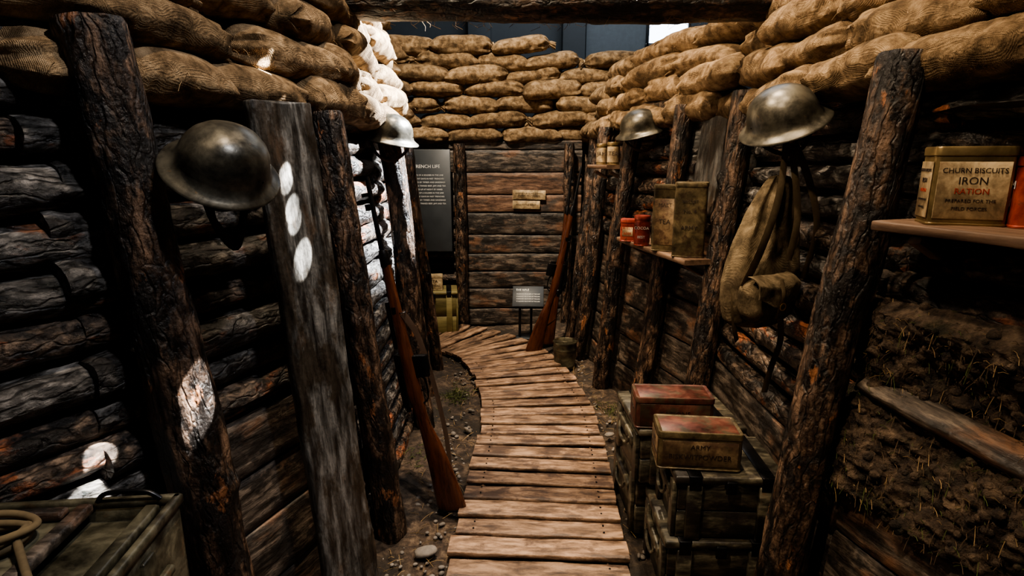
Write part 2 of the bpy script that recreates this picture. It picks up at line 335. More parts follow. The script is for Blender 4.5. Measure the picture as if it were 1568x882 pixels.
# back wall
B=MB(); z=-.06
while z<1.6:
    h=random.uniform(.16,.21); h=min(h,1.66-z)
    for x0,x1 in ((-.47,.62),(-1.15,-.47),(-2.2,-1.15)):
        if x0<-.5 and .38<z<.95: continue
        B.add(g_plank(x1-x0+.01,h-.008,.035,rough=.004),fr((x0,5.27+random.uniform(-.006,.006),z+h/2),(1,0,0),(0,-1,0)),mat=1 if (.85<z<1.3 and x0>-.5) else 0)
    z+=h
for i in range(6):
    B.add(g_log(1.8,.05,.05),fr((-2.25,5.27,.42+i*.1),(1,0,0),(0,0,1)),mat=2)
B.add(g_box(4.2,.03,1.85,.005),fr((-.5,5.34,-.15),(1,0,0),(0,0,1)),mat=3)
B.build('wall_back',[M_plank,M_redplank,M_bark,M_soil])
for x,r in ((-.46,.055),(.50,.045),(-1.2,.05)):
    B=MB(); B.add(g_log(1.75,r,r,seg=26),fr((x,5.17,-.12),(0,0,1),(1,0,0))); B.build('timber_post',[M_post])

# overhead beam
B=MB(); B.add(g_log(3.1,.085,.08,amp=.08,seg=34,ridge=.06,step=.02),fr((-1.45,2.75,2.18),(1,0,.0),(0,0,1)))
for i in range(90):
    x=random.uniform(-1,1.4); L=random.uniform(.02,.05)
    p=V3(x,2.75+random.uniform(-.06,.06),2.115); B.add(g_tube([p,p+V3(random.uniform(-.02,.02),0,-L*.6),p+V3(random.uniform(-.04,.04),0,-L)],.001,3),None,1)
B.build('overhead_beam',[M_post,M_straw])

# ---------------------------------------------------------------- floor
nx,ny=150,200
X,Y=np.meshgrid(np.linspace(-2.4,1.8,nx),np.linspace(-.4,5.6,ny),indexing='ij')
Z=-.06+.022*fbm(np.stack([X.ravel()*3,Y.ravel()*3,0*X.ravel()],-1),4).reshape(X.shape)+.006*fbm(np.stack([X.ravel()*22,Y.ravel()*22,0*X.ravel()],-1),2).reshape(X.shape)
ed=np.minimum(np.abs(X-np.interp(Y,RP[:,0],RP[:,1])),np.abs(X-np.interp(Y,LP[:,0],LP[:,1])))
Z+=.035*np.clip(1-ed/.25,0,1)
f=[]
for i in range(nx-1):
    for j in range(ny-1): f.append((i*ny+j,(i+1)*ny+j,(i+1)*ny+j+1,i*ny+j+1))
B=MB(); B.add((np.stack([X,Y,Z],-1).reshape(-1,3),f)); B.build('floor',[M_soil])
cl=smoothpath([(.05,.2,0),(.075,1.1,0),(.095,1.81,0),(.127,2.37,0),(.155,2.9,0),(.15,3.35,0),(.05,3.95,0),(-.16,4.42,0),(-.5,4.72,0),(-1.0,4.84,0),(-1.7,4.88,0)],400)
cl=np.array(cl); seg=np.r_[0,np.cumsum(np.linalg.norm(np.diff(cl,axis=0),axis=1))]
def at(s): return V3(*[np.interp(s,seg,cl[:,k]) for k in range(3)])
B=MB(); s=.1
while s<seg[-1]-.1:
    p=at(s); t=unit(at(s+.06)-at(s-.06)); n=V3(-t[1],t[0],0)
    a=random.uniform(-.025,.025); n=unit(n+t*a); L=.69+random.uniform(-.02,.02); w=random.uniform(.092,.104)
    tz=random.uniform(-.012,.012)
    B.add(g_plank(L,w,.022,rough=.005,step=.025),fr(p-n*L/2+V3(0,0,-.011+random.uniform(-.003,.003)),n+V3(0,0,tz),(0,0,1)),0)
    for e in (-.27,.27):
        for k in (-.02,.025):
            B.add(g_rev([(.0045,0),(.004,.0015)],8),fr(p+n*e+t*k+V3(0,0,.001),(1,0,0),(0,0,1)),1)
    s+=random.uniform(.122,.132)
for e in (-.27,.27):
    pts=[]
    for q in np.linspace(.1,seg[-1]-.1,60):
        p=at(q); t=unit(at(q+.05)-at(q-.05)); pts.append(p+V3(-t[1],t[0],0)*e+V3(0,0,-.05))
    B.add(g_tube(pts,.03,4),None,0,smooth=False)
B.build('duckboard_walkway',[M_duck,M_gun])
B=MB()
for i in range(700):
    y=random.uniform(.9,4.9); x=random.choice([random.uniform(wx('L',y,0)+.05,-.24),random.uniform(.5,max(.55,wx('R',y,0)-.03))])
    r=random.choice([.006,.008,.01,.014,.02 if random.random()<.3 else .01])
    th=[(r*math.sin(a)*1.0,-r*.6*math.cos(a)) for a in np.linspace(.15,math.pi-.15,6)]
    g=g_rev(th,8,1,random.uniform(.6,1)); v=g[0]*(1+.25*vn(g[0]*70+i)[:,None])
    B.add((v,g[1]),fr((x,y,-.045+random.uniform(-.01,.008)),(random.uniform(-1,1),random.uniform(-1,1),0),(0,0,1)))
for (x,y,r) in ((-.34,1.97,.045),(-.2,4.2,.03),(.55,2.95,.03)):
    th=[(r*math.sin(a),-r*.4*math.cos(a)) for a in np.linspace(.1,math.pi-.1,10)]
    g=g_rev(th,16,1,.7); B.add((g[0]*(1+.2*vn(g[0]*40+r*99)[:,None]),g[1]),fr((x,y,-.02),(1,.4,0),(0,0,1)))
B.build('floor_pebbles',[M_stone])
B=MB()
for i in range(620):
    y=random.uniform(1.0,4.9); x=random.choice([random.uniform(wx('L',y,0)+.02,-.2),random.uniform(.45,max(.5,wx('R',y,0)-.02))])
    a=random.uniform(0,6.28); L=random.uniform(.02,.08); d=V3(math.cos(a),math.sin(a),random.uniform(-.1,.5))*L
    p=V3(x,y,-.045); B.add(g_tube([p,p+d*.5+V3(0,0,.006),p+d],.0011,3))
B.build('straw_litter',[M_straw])
B=MB()
for cx,cy,n in ((-.38,3.5,160),(-.47,2.7,60),(.50,4.5,90),(.62,3.3,50)):
    for i in range(n):
        p=V3(cx+random.gauss(0,.05),cy+random.gauss(0,.07),-.05); a=random.uniform(0,6.28); L=random.uniform(.02,.06)
        B.add(g_tube([p,p+V3(math.cos(a)*L*.3,math.sin(a)*L*.3,L*.7),p+V3(math.cos(a)*L,math.sin(a)*L,L*.8)],[.002,.0016,.0006],3))
B.build('moss_tufts',[M_moss])

# soil bank in the right wall
B=MB(); ny2,nz2=260,150
ys=np.linspace(0,1.62,ny2); zs=np.linspace(.46,1.16,nz2); YY,ZZ=np.meshgrid(ys,zs,indexing='ij')
base=np.interp(YY,RP[:,0],RP[:,1])+.09*ZZ
P3=np.stack([YY.ravel(),ZZ.ravel(),0*YY.ravel()],-1)
d=.06+.05*fbm(P3*4.5+3,5).reshape(YY.shape)+.022*np.abs(fbm(P3*20,4).reshape(YY.shape))+.006*fbm(P3*70,2).reshape(YY.shape)
edge=np.clip(np.minimum(ZZ-.46,1.16-ZZ)/.08,0,1); d=d*edge
f=[]
for i in range(ny2-1):
    for j in range(nz2-1): f.append((i*nz2+j,i*nz2+j+1,(i+1)*nz2+j+1,(i+1)*nz2+j))
B.add((np.stack([base+.11-d,YY,ZZ],-1).reshape(-1,3),f),None,0)
for i in range(2600):
    iy=random.randint(60,ny2-3); iz=random.randint(8,nz2-8); y=ys[iy]; z=zs[iz]; x=base[iy,iz]+.11-d[iy,iz]; p=V3(x,y,z)
    a=random.uniform(0,6.28); L=random.uniform(.008,.032); dd=V3(-random.uniform(.1,.7),math.cos(a),math.sin(a)-.3)*L
    B.add(g_tube([p,p+dd*.6,p+dd+V3(0,0,-L*.3)],.0008,3),None,random.choice([1,1,1,2,3]))
for i in range(260):
    iy=random.randint(60,ny2-3); iz=random.randint(8,nz2-8); y=ys[iy]; z=zs[iz]; x=base[iy,iz]+.11-d[iy,iz]
    r=random.uniform(.005,.016); th=[(r*math.sin(q),-r*math.cos(q)) for q in np.linspace(.1,math.pi-.1,7)]
    g=g_rev(th,9); v=g[0]*(1+.3*vn(g[0]*60+i)[:,None]); B.add((v,g[1]),fr((x,y,z),(1,0,0),(0,0,1)),0)
a=wp('R',.5,.80,.05); c=wp('R',1.58,.86,.06); B.add(g_plank(np.linalg.norm(c-a),.07,.025,rough=.01),fr(a,c-a,(-.6,0,.9)),4)
B.build('soil_bank',[M_bank,M_root,M_moss,M_straw,M_plank])

# ---------------------------------------------------------------- sandbags
def g_bag(L=.56,W=.145,H=.082,tie=True):
    n=60;k=52; s=np.linspace(0,1,n); th=np.linspace(0,2*np.pi,k,endpoint=False); o=random.random()*70
    if tie: xs=np.array([0,.015,.05,.10,.18,.3,.4,.5,.6,.7,.78,.84,.88,.905,.92,.94,.97,1.0]); ww=np.array([.80,.92,.98,1.0,1,.98,.97,.98,1,.99,.90,.70,.42,.22,.17,.30,.44,.50]); hh=np.array([.08,.34,.64,.84,.96,1,1,1,1,.98,.92,.78,.52,.28,.22,.34,.40,.42])
    else: xs=np.array([0,.015,.05,.10,.2,.3,.5,.7,.8,.90,.95,.985,1]); ww=np.array([.80,.92,.98,1,1,1,1,1,1,1,.98,.92,.80]); hh=np.array([.08,.34,.64,.84,.96,1,1,1,.96,.84,.64,.34,.08])
    w=np.interp(s,xs,ww)*W; h=np.interp(s,xs,hh)*H
    S,T=np.meshgrid(s,th,indexing='ij'); c,sn=np.cos(T),np.sin(T)
    y=np.sign(c)*np.abs(c)**.74*w[:,None]; z=np.sign(sn)*np.abs(sn)**.80*h[:,None]; x=S*L
    P=np.stack([x.ravel()*4+o,y.ravel()*6,z.ravel()*8],-1); lump=fbm(P,3).reshape(S.shape)
    # long soft folds running diagonally over the bag
    P2=np.stack([(x+y*.6).ravel()*11+o,(y-x*.3).ravel()*5,z.ravel()*7],-1); cre=(1-np.abs(fbm(P2,2))).reshape(S.shape)
    prox=np.exp(-((S-.9)/.17)**2) if tie else np.exp(-(S/.1)**2)+np.exp(-((S-1)/.1)**2)
    wr=np.cos(T*9+o+2*lump)*prox*.11+ .11*lump-.055*np.clip(cre,0,1)**4
    seam=np.exp(-((np.abs(c)-1)/.012)**2)*.04
    y=y*(1+wr+seam); z=z*(1+wr)
    z=z-.07*(S-.5)**2+.018*fbm(np.stack([x.ravel()*3+o,y.ravel()*2,0*x.ravel()],-1),1).reshape(S.shape)
    if tie:
        z=z+np.clip((S-.9)/.1,0,1)*random.uniform(-.045,.01); y=y+np.clip((S-.9)/.1,0,1)*random.uniform(-.05,.05)
    x=x+.014*fbm(np.stack([y.ravel()*12+o,z.ravel()*12,0*x.ravel()],-1),2).reshape(S.shape)*(S<.05)
    return g_sec(np.stack([x-L/2,y,z],-1))
def g_tie(L=.56):
    return g_tube([(L*.41,.030*math.cos(a),.024*math.sin(a)-.010) for a in np.linspace(0,6.28,14,endpoint=False)],.005,6,closed=True)
bags=[(g_bag(tie=True,H=random.uniform(.070,.086)),True) for _ in range(16)]+[(g_bag(tie=False),False) for _ in range(2)]
def bag_wall(name,path,z0,rows,pitch,sgn,off0,batter,spacing=.47,scale=1,skip=None):
    path=np.array(path,float); sg=np.r_[0,np.cumsum(np.linalg.norm(np.diff(path,axis=0),axis=1))]; B=MB()
    for r in range(rows):
        s=(r%2)*spacing*.5+random.uniform(0,.06)
        while s<sg[-1]:
            p=V3(np.interp(s,sg,path[:,0]),np.interp(s,sg,path[:,1]),0)
            q=V3(np.interp(min(s+.1,sg[-1]),sg,path[:,0]),np.interp(min(s+.1,sg[-1]),sg,path[:,1]),0); pq=V3(np.interp(max(s-.1,0),sg,path[:,0]),np.interp(max(s-.1,0),sg,path[:,1]),0)
            t=unit(q-pq); n=V3(-t[1],t[0],0)*sgn
            zz=z0+pitch*r
            pos=p+n*(off0+batter*r+random.uniform(-.025,.03))+V3(0,0,zz+pitch*.5+random.uniform(-.01,.01))
            d=t if random.random()<.6 else -t
            d=d+n*random.uniform(-.15,.15)+V3(0,0,random.uniform(-.09,.09))
            g,tie=random.choice(bags); sc=scale*random.uniform(.92,1.08); rd=random.random()
            if not(skip and skip(r,pos)):
                F=fr(pos,d,V3(random.uniform(-.10,.10),random.uniform(-.10,.10),1)-n*0.12)
                B.add(g,F,0,rd,scale=sc)
                if tie:
                    B.add(g_tie(),F,1,scale=sc)
                    for _ in range(10):
                        a=V3(.24,random.uniform(-.04,.04),random.uniform(-.02,.02)); b=a+V3(random.uniform(.02,.06),random.uniform(-.05,.05),random.uniform(-.06,.01))
                        B.add(g_tube([a,(a+b)/2+V3(0,0,.006),b],.0012,3),F,1,scale=sc)
                for _ in range(6):
                    a=V3(random.uniform(-.2,.2),random.choice([-1,1])*.135,random.uniform(-.02,.02)); b=a+V3(random.uniform(-.03,.03),np.sign(a[1])*random.uniform(.01,.03),random.uniform(-.03,.01))
                    B.add(g_tube([a,(a+b)/2+V3(0,0,.004),b],.0008,3),F,1,scale=sc)
            s+=spacing*random.uniform(.95,1.06)
    return B.build(name,[M_bag,M_string])
lpath=[(wx('L',y,1.7),y) for y in np.linspace(.2,4.35,40)]+[(-1.0,4.46),(-1.6,4.55),(-2.3,4.6)]
bag_wall('sandbag_wall',lpath,1.65,6,.134,1,.10,.03,spacing=.45,scale=1.03)
rpath=[(wx('R',y,1.7),y) for y in np.linspace(.2,5.1,40)]
bag_wall('sandbag_wall',rpath,1.70,5,.130,-1,.11,.035,spacing=.44,scale=1.0,skip=lambda r,p:(r==4 and p[1]>2.9) or (r==3 and p[1]>4.3))
bpath=[(-2.4,5.12),(-1.2,5.22),(-.3,5.3),(.5,5.34),(1.5,5.34)]
bag_wall('sandbag_wall',bpath,1.655,7,.128,1,.02,.012,spacing=.50,scale=1.05,skip=lambda r,p:(r==6 and p[0]>.3) or (r==5 and p[0]>.95))
B=MB()
def sheet(x0,x1,y0,y1,z):
    n=30; XX,YY=np.meshgrid(np.linspace(x0,x1,n),np.linspace(y0,y1,n),indexing='ij')
    ZZ=z+.04*fbm(np.stack([XX.ravel()*2,YY.ravel()*2,0*XX.ravel()],-1),4).reshape(XX.shape)
    f=[(i*n+j,(i+1)*n+j,(i+1)*n+j+1,i*n+j+1) for i in range(n-1) for j in range(n-1)]
    B.add((np.stack([XX,YY,ZZ],-1).reshape(-1,3),f))
sheet(1.1,4,-.4,5.6,1.6); sheet(-4,-1.3,-.4,4.5,1.6); sheet(-4,4,5.36,8,1.55)
B.build('earth_bank',[M_soil])

# ---------------------------------------------------------------- museum hall
B=MB()
B.add(g_box(16,.1,7,.01),fr((0,9.6,-.2),(1,0,0),(0,0,1)))
for x in (-3.2,-.5,.95,3.9): B.add(g_box(.35,.25,7,.01),fr((x,9.45,-.2),(1,0,0),(0,0,1)))
B.add(g_box(1.0,.08,7,.01),fr((1.65,9.52,-.2),(1,0,0),(0,0,1)),1)
B.build('wall_hall',[M_hall,M_hall2])
B=MB(); B.add(g_box(.62,.04,1.5,.005),fr((2.42,9.5,3.25),(1,0,0),(0,0,1)),0)
for x in (2.1,2.74): B.add(g_box(.04,.07,1.6,.005),fr((x,9.47,3.2),(1,0,0),(0,0,1)),1)
for z in (3.2,4.0,4.75): B.add(g_box(.70,.07,.05,.005),fr((2.42,9.47,z),(1,0,0),(0,0,1)),1)
B.build('window_1',[M_window,M_panel])

# ---------------------------------------------------------------- helmets
def helmet(pos,up,fwd=(0,-1,0),sc=1.0,strap=False):
    B=MB(); prof=[(.0005,.122),(.02,.121),(.04,.118),(.062,.110),(.082,.098),(.099,.080),(.110,.06),(.116,.04),(.119,.02),(.124,.007),(.132,-.002),(.144,-.009),(.1525,-.014),(.155,-.0165),(.156,-.0195),(.154,-.0215),(.151,-.019),(.14,-.0125),(.126,-.002),(.117,.012),(.113,.03),(.107,.055),(.096,.075),(.08,.092),(.06,.104),(.03,.115),(.0005,.117)]
    g=g_rev(prof,64,1.08,1.0,True); v=g[0]*(1+.006*vn(g[0]*30+pos[0]*9)[:,None])
    F=frz(pos,up,fwd); B.add(flip((v,g[1])),F,0,scale=sc)
    B.add(g_tube([(.105*math.cos(a),.10*math.sin(a),.012) for a in np.linspace(0,6.28,30,endpoint=False)],.004,6,flat=.014,closed=True,nrm=(0,0,1)),F,1,scale=sc)
    for s in(-1,1): B.add(g_rev([(.005,0),(.004,.002),(.001,.003)],10),frz(F[0]+F[1]@(V3(0,s*.117,.025)*sc),F[1]@V3(0,s,0),(0,0,1)),2)
    pts=smoothpath([(0,-.105,.015),(.01,-.095,-.05),(.03,-.04,-.11),(.03,.03,-.12),(.01,.095,-.06),(0,.105,.015)],30)
    B.add(g_tube(pts,.008,6,flat=.0018,nrm=(1,0,.2)),F,1,scale=sc)
    if strap:
        w=np.array(pos)
        for k in range(2):
            p=[w+V3(-.06+.02*k,-.0,-.04),w+V3(-.04,.0,-.13),w+V3(0,.01,-.18-.02*k),w+V3(.03,.0,-.15),w+V3(.05,0,-.05)]
            B.add(g_tube(smoothpath(p,24),.010,6,flat=.002,nrm=(0,1,0)),None,1)
    B.add(g_tube([F[0]+F[1]@V3(0,0,.06),F[0]+V3(.16*np.sign(pos[0]),.05,.05)],.004,6),None,2)
    return B.build('steel_helmet',[M_helm,M_leather,M_gun])
helmet((-.71,1.43,1.48),(.50,-.40,.80),sc=.87,strap=True)
helmet((-.62,3.0,1.61),(.22,-.12,.95),sc=.95)
helmet((.775,3.56,1.67),(-.25,-.15,.95))
helmet((.93,2.03,1.63),(-.42,-.25,.86),sc=.95)

# ---------------------------------------------------------------- rifles
def rifle(butt,muzzle,down,sling,thick=.82):
    B=MB(); L=np.linalg.norm(np.array(muzzle)-butt); S=L/1.13
    F0=fr(butt,np.array(muzzle,float)-butt,-np.array(down,float))
    F=(F0[0],F0[1]@np.diag([1,thick,thick]))
    st=[(0,-.078,.060,.019),(.006,-.078,.064,.021),(.05,-.074,.061,.022),(.15,-.062,.050,.021),(.24,-.047,.038,.020),(.30,-.032,.026,.018),(.345,-.024,.024,.017),(.38,-.018,.03,.019),(.42,-.012,.034,.023),(.52,-.010,.031,.024),(.60,-.008,.026,.0215),(.75,-.004,.021,.018),(.9,-.001,.018,.016),(1.0,0,.016,.015),(1.04,0,.014,.013)]
    secs=[]
    xs=np.array([s[0] for s in st])
    for x in np.concatenate([[0,.006],np.linspace(.02,.86,46)]):
        zc,hh,hw=[np.interp(x,xs,[s[i] for s in st]) for i in (1,2,3)]
        secs.append([(x,hw*np.sign(math.cos(a))*abs(math.cos(a))**.8,zc+hh*np.sign(math.sin(a))*abs(math.sin(a))**.8) for a in np.linspace(0,6.283,22,endpoint=False)])
    B.add(g_sec(secs),F,0,scale=S)
    def add(g,o,m,ax=(1,0,0),z=(0,0,1)):
        v=g[0]; Fl=fr(o,ax,z); v=(v@Fl[1].T+Fl[0]); B.add((v,g[1]),F,m,scale=S)
    add(g_rev([(.0105,0),(.0095,.27),(.008,.285)],14),(.86,0,.004),1,ax=(0,1,0),z=(1,0,0))
    add(g_rev([(.019,0),(.020,.005),(.020,.04),(.015,.055)],16),(.855,0,0),1,ax=(0,1,0),z=(1,0,0))
    add(g_rev([(.0205,0),(.0205,.022)],16),(.70,0,-.004),1,ax=(0,1,0),z=(1,0,0))
    add(g_box(.012,.004,.034,.001),(1.09,0,.008),1)
    for s in(-1,1): add(g_box(.02,.003,.026,.001),(1.05,s*.010,.006),1)
    add(g_box(.16,.022,.018,.003),(.66,0,.016),1)
    add(g_box(.19,.042,.042,.008),(.47,0,.000),1)
    add(g_rev([(.011,0),(.011,.13),(.008,.14)],12),(.36,0,.026),1,ax=(0,1,0),z=(1,0,0))
    B.add(g_tube([(.41,.01,.028),(.405,.035,.022),(.40,.055,.0)],.005,8),F,1,scale=S)
    add(g_rev([(.002,-.011),(.008,-.008),(.011,0),(.008,.008),(.002,.011)],12),(.40,.058,-.006),1)
    add(g_box(.075,.024,.065,.004),(.515,0,-.10),1)
    B.add(g_tube(smoothpath([(.385,0,-.04),(.40,0,-.068),(.44,0,-.074),(.475,0,-.066),(.48,0,-.04)],20),.004,6,flat=.007,nrm=(0,1,0)),F,1,scale=S)
    B.add(g_tube([(.435,0,-.04),(.43,0,-.052),(.436,0,-.062)],.003,6),F,1,scale=S)
    add(g_box(.006,.04,.125,.002),(-.003,0,-.141),2)
    pts=smoothpath(sling,30); B.add(g_tube(pts,.016,6,flat=.002,nrm=(0,.2,1)),F,3,scale=S)
    for e in (sling[0],sling[-1]): B.add(g_tube([V3(*e)+V3(.0,.014*math.cos(a),.014*math.sin(a)) for a in np.linspace(0,6.28,12,endpoint=False)],.002,5,closed=True),F,1,scale=S)
    return B.build('rifle',[M_walnut,M_gun,M_gun,M_leather if sling[1][1]>0 else M_strap])
rifle((-.345,2.27,-.03),(-.585,2.36,1.41),(1,-.25,.1),[(.12,.0,-.10),(.25,.03,-.10),(.42,.055,-.08),(.6,.04,-.06),(.70,0,-.03)])
rifle((.25,4.36,-.03),(.53,4.50,1.42),(-1,-.3,0),[(.12,-.0,-.1),(.22,-.05,.07),(.38,-.07,.12),(.58,-.06,.09),(.70,-.0,.03)])
rifle((.37,4.60,-.03),(.475,4.70,1.40),(-1,-.3,0),[(.12,-.0,-.1),(.25,-.05,.06),(.42,-.06,.09),(.6,-.05,.07),(.70,-.0,.03)])

# ---------------------------------------------------------------- haversack
def haversack():
    B=MB(); F=fr((.89,1.99,.92),(1,.55,0),(.0,0,1)); k=64
    st=[(0.0,.02,.02,0),(.004,.12,.045,0),(.03,.157,.064,0),(.09,.168,.076,0),(.16,.166,.076,.0),(.22,.157,.068,.004),(.28,.142,.058,.012),(.34,.124,.048,.022),(.40,.104,.040,.032),(.46,.080,.032,.042),(.50,.055,.024,.048),(.52,.04,.016,.05),(.525,.02,.006,.05)]
    zs=np.r_[0,.004,np.linspace(.012,.52,60),.525]; th=np.linspace(0,2*np.pi,k,endpoint=False); secs=[]
    A=np.array(st)
    for z in zs:
        w=np.interp(z,A[:,0],A[:,1]);d=np.interp(z,A[:,0],A[:,2]);cx=np.interp(z,A[:,0],A[:,3])
        y=np.sign(np.sin(th))*np.abs(np.sin(th))**.75*d; x=np.sign(np.cos(th))*np.abs(np.cos(th))**.75*w
        ln=fbm(np.stack([x*9+2,y*6,np.full(k,z*6)],-1),3)
        fold=.34*np.clip((z-.15)/.25,0,1)*np.sin(th*7+ln*2.4+z*5)+.18*ln
        secs.append(np.stack([x*(1+.2*fold)+cx,y*(1+fold)-.0,np.full(k,z)+.014*ln*(z<.1)],-1))
    B.add(g_sec(secs),F,0)
    secs=[]
    for z in np.linspace(0,1,16):
        w=.088*(1-abs(2*z-1)**5*.5)+.006; d=.048*(1-abs(2*z-1)**4*.6)
        x=np.sign(np.cos(th))*np.abs(np.cos(th))**.65*w; y=np.sign(np.sin(th))*np.abs(np.sin(th))**.7*d
        ln=fbm(np.stack([x*14+9,y*9,np.full(k,z*2.)],-1),3)
        secs.append(np.stack([x*(1+.08*ln)-.07,y*(1+.2*ln)-.072,np.full(k,.035+z*.15)+.006*ln],-1))
    B.add(g_sec(secs),F,0)
    n=18; gx,gz=np.meshgrid(np.linspace(-1,1,n),np.linspace(0,1,n),indexing='ij')
    hang=.085+.02*np.cos(gx*2.6)
    fx=-.07+gx*.100; fz=.200-gz*hang; fy=-.082-.047*np.sqrt(np.clip(gz*3,0,1))-.012*(1-gx**2)
    fy=fy+.005*fbm(np.stack([fx.ravel()*30,fz.ravel()*30,0*fx.ravel()],-1),2).reshape(fx.shape)
    top=np.stack([fx,fy,fz],-1).reshape(-1,3); bot=top+V3(0,.006,0); f=[]
    for i in range(n-1):
        for j in range(n-1):
            a=i*n+j; f.append((a,a+n,a+n+1,a+1)); f.append((a+1+n*n,a+n+1+n*n,a+n+n*n,a+n*n))
    bd=[i*n for i in range(n)]+[(n-1)*n+j for j in range(1,n)]+[i*n+n-1 for i in range(n-2,-1,-1)]+[j for j in range(n-2,0,-1)]
    for a,b in zip(bd,bd[1:]+bd[:1]): f.append((b,a,a+n*n,b+n*n))
    B.add((np.r_[top,bot],f),F,0)
    B.add(g_tube(smoothpath([(-.07,-.132,.19),(-.07,-.146,.14),(-.07,-.139,.10),(-.07,-.126,.055)],12),.010,6,flat=.002,nrm=(0,1,0)),F,1)
    B.add(g_tube([(-.07+.014*math.cos(a),-.147,.10+.012*math.sin(a)) for a in np.linspace(0,6.28,16,endpoint=False)],.0018,6,closed=True),F,2)
    for pts in ([(-.15,-.05,.16),(-.12,-.085,.30),(-.05,-.075,.46),(.035,-.02,.64)],[(.15,-.06,.16),(.165,-.08,.34),(.14,-.05,.50),(.085,-.01,.64)],[(.02,-.085,.24),(.05,-.08,.40),(.06,-.02,.63)]):
        B.add(g_tube(smoothpath(pts,24),.019,6,flat=.0024,nrm=(0,1,0)),F,1)
    B.add(g_tube(smoothpath([(.05,-.05,.06),(.06,-.06,-.06),(.04,-.05,-.16),(.02,-.045,-.26)],24),.018,6,flat=.0022,nrm=(0,1,0)),F,1)
    B.add(g_tube(smoothpath([(-.14,-.0,.2),(-.16,-.02,.1),(-.14,-.02,.0),(-.11,-.01,-.05)],20),.011,6,flat=.002,nrm=(0,1,0)),F,1)
    B.add(g_tube([(.06,-.03,.635),(.07,.13,.635)],.005,8),F,2)
    return B.build('haversack',[M_canvas,M_strap,M_brass])
haversack()

# ---------------------------------------------------------------- tins
def tin(pos,xdir,w,d,h,body,label,texts,round_=False,lw=.84,lh=.7,name='food_tin',lidm=None):
    B=MB(); F=fr(pos,xdir,(0,0,1)); secs=[]
    r=.012 if not round_ else min(w,d)/2-.0005
    m=4 if not round_ else 10
    for z,e in ((0,-.003),(.001,.001),(.005,.0015),(.007,-.001),(h*.5,.0005),(h-.022,-.001),(h-.020,.0018),(h-.004,.002),(h,.0),(h+.0005,-.006),(h-.003,-.010),(h-.003,-.02)):
        q=rrect(w+2*e,d+2*e,max(.001,r+e),m); secs.append(np.column_stack([q,np.full(len(q),z)]))
    B.add(g_sec(secs),F,0)
    def addl(g,o,ax,z,m_):
        Fl=fr(o,ax,z); B.add((g[0]@Fl[1].T+Fl[0],g[1]),F,m_)
    if label is not None:
        if round_:
            q0=rrect(w+.002,d+.002,r+.001,m); B.add(g_sec([np.column_stack([q0,np.full(len(q0),z)]) for z in (h*.12,h*.8)],cap=False),F,1)
        else:
            addl(g_box(w*lw,h*lh,.0015,.0006),(0,-d/2,h*.45),(1,0,0),(0,-1,0),1)
            addl(g_box(d*lw,h*lh,.0015,.0006),(-w/2,0,h*.45),(0,-1,0),(-1,0,0),1)
    if not round_: addl(g_box(w*.92,d*.86,.0022,.001),(0,0,h-.003),(1,0,0),(0,0,1),6)
    yy=-d/2-.0025
    for t,zf,sz,mi in texts:
        addl(g_text(t,sz*h),(0,yy,h*zf),(1,0,0),(0,-1,0),mi)
        if not round_ and d>.09: addl(g_text(t,sz*h*min(1,d/w)),(-w/2-.0025,0,h*zf),(0,-1,0),(-1,0,0),mi)
    return B.build(name,[body,label or body,M_ink,M_inkred,M_white,M_brass,lidm or body])
def shelf(p0,p1,depth,side,z,th=.026):
    B=MB(); p0=V3(p0[0],p0[1],z); p1=V3(p1[0],p1[1],z); t=unit(p1-p0); n=V3(t[1],-t[0],0)
    if n[0]*side<0: n=-n
    c=p0+n*depth/2-V3(0,0,th/2); B.add(g_plank(np.linalg.norm(p1-p0),depth,th,rough=.003,bev=.003),fr(c,p1-p0,(0,0,1)))
    for u in (.12,.88):
        q=p0+(p1-p0)*u+n*depth*.5-V3(0,0,th)
        B.add(g_plank(.10,.03,.02),fr(q-V3(0,0,.02)+n*(-.03),n-V3(0,0,.5),(0,0,1)))
    return B.build('wall_shelf',[M_redplank2])
shelf((.925,1.47),(1.12,.90),.20,1,1.345)
tin((1.085,1.385,1.345),(.93,-.36,0),.158,.10,.183,M_gold,M_cream,[("CHURN BISCUITS",.70,.088,2),("IRON",.57,.13,2),("RATION",.44,.1,3),("PREPARED FOR THE",.32,.06,2),("FIELD FORCES",.22,.06,2)],lw=.88,lh=.72)
tin((1.210,1.315,1.345),(.93,-.36,0),.12,.10,.16,M_red,None,[("PLUM",.6,.2,4),("JAM",.35,.2,4)])
shelf((.815,2.66),(.645,3.50),.19,1,1.03)
tin((.875,2.80,1.03),(.95,-.35,0),.150,.13,.36,M_oldtin,None,[("BISCUIT",.75,.06,2),("No. 4",.62,.07,2),("ARMY",.4,.08,2)],name='biscuit_tin')
tin((.805,2.985,1.03),(.95,-.35,0),.125,.12,.34,M_oldtin,M_brownlabel,[("MALT",.7,.08,2),("TEA",.45,.10,2)],name='biscuit_tin')
tin((.722,3.15,1.03),(.95,-.3,0),.085,.085,.165,M_red,M_red,[("COCOA",.6,.13,4),("BEST",.3,.12,4)],round_=True)
tin((.680,3.32,1.03),(.95,-.3,0),.085,.075,.13,M_red,M_cream,[("BULLY",.6,.15,3),("BEEF",.35,.17,3)],round_=False,lw=.7,lh=.4)
shelf((.605,3.74),(.53,4.12),.15,1,1.46)
tin((.66,3.80,1.46),(.95,-.2,0),.08,.08,.145,M_gold,M_cream,[("TEA",.5,.25,2)],round_=True)
tin((.61,3.97,1.46),(.95,-.2,0),.07,.07,.14,M_gold,M_cream,[("JAM",.5,.25,2)],round_=True)

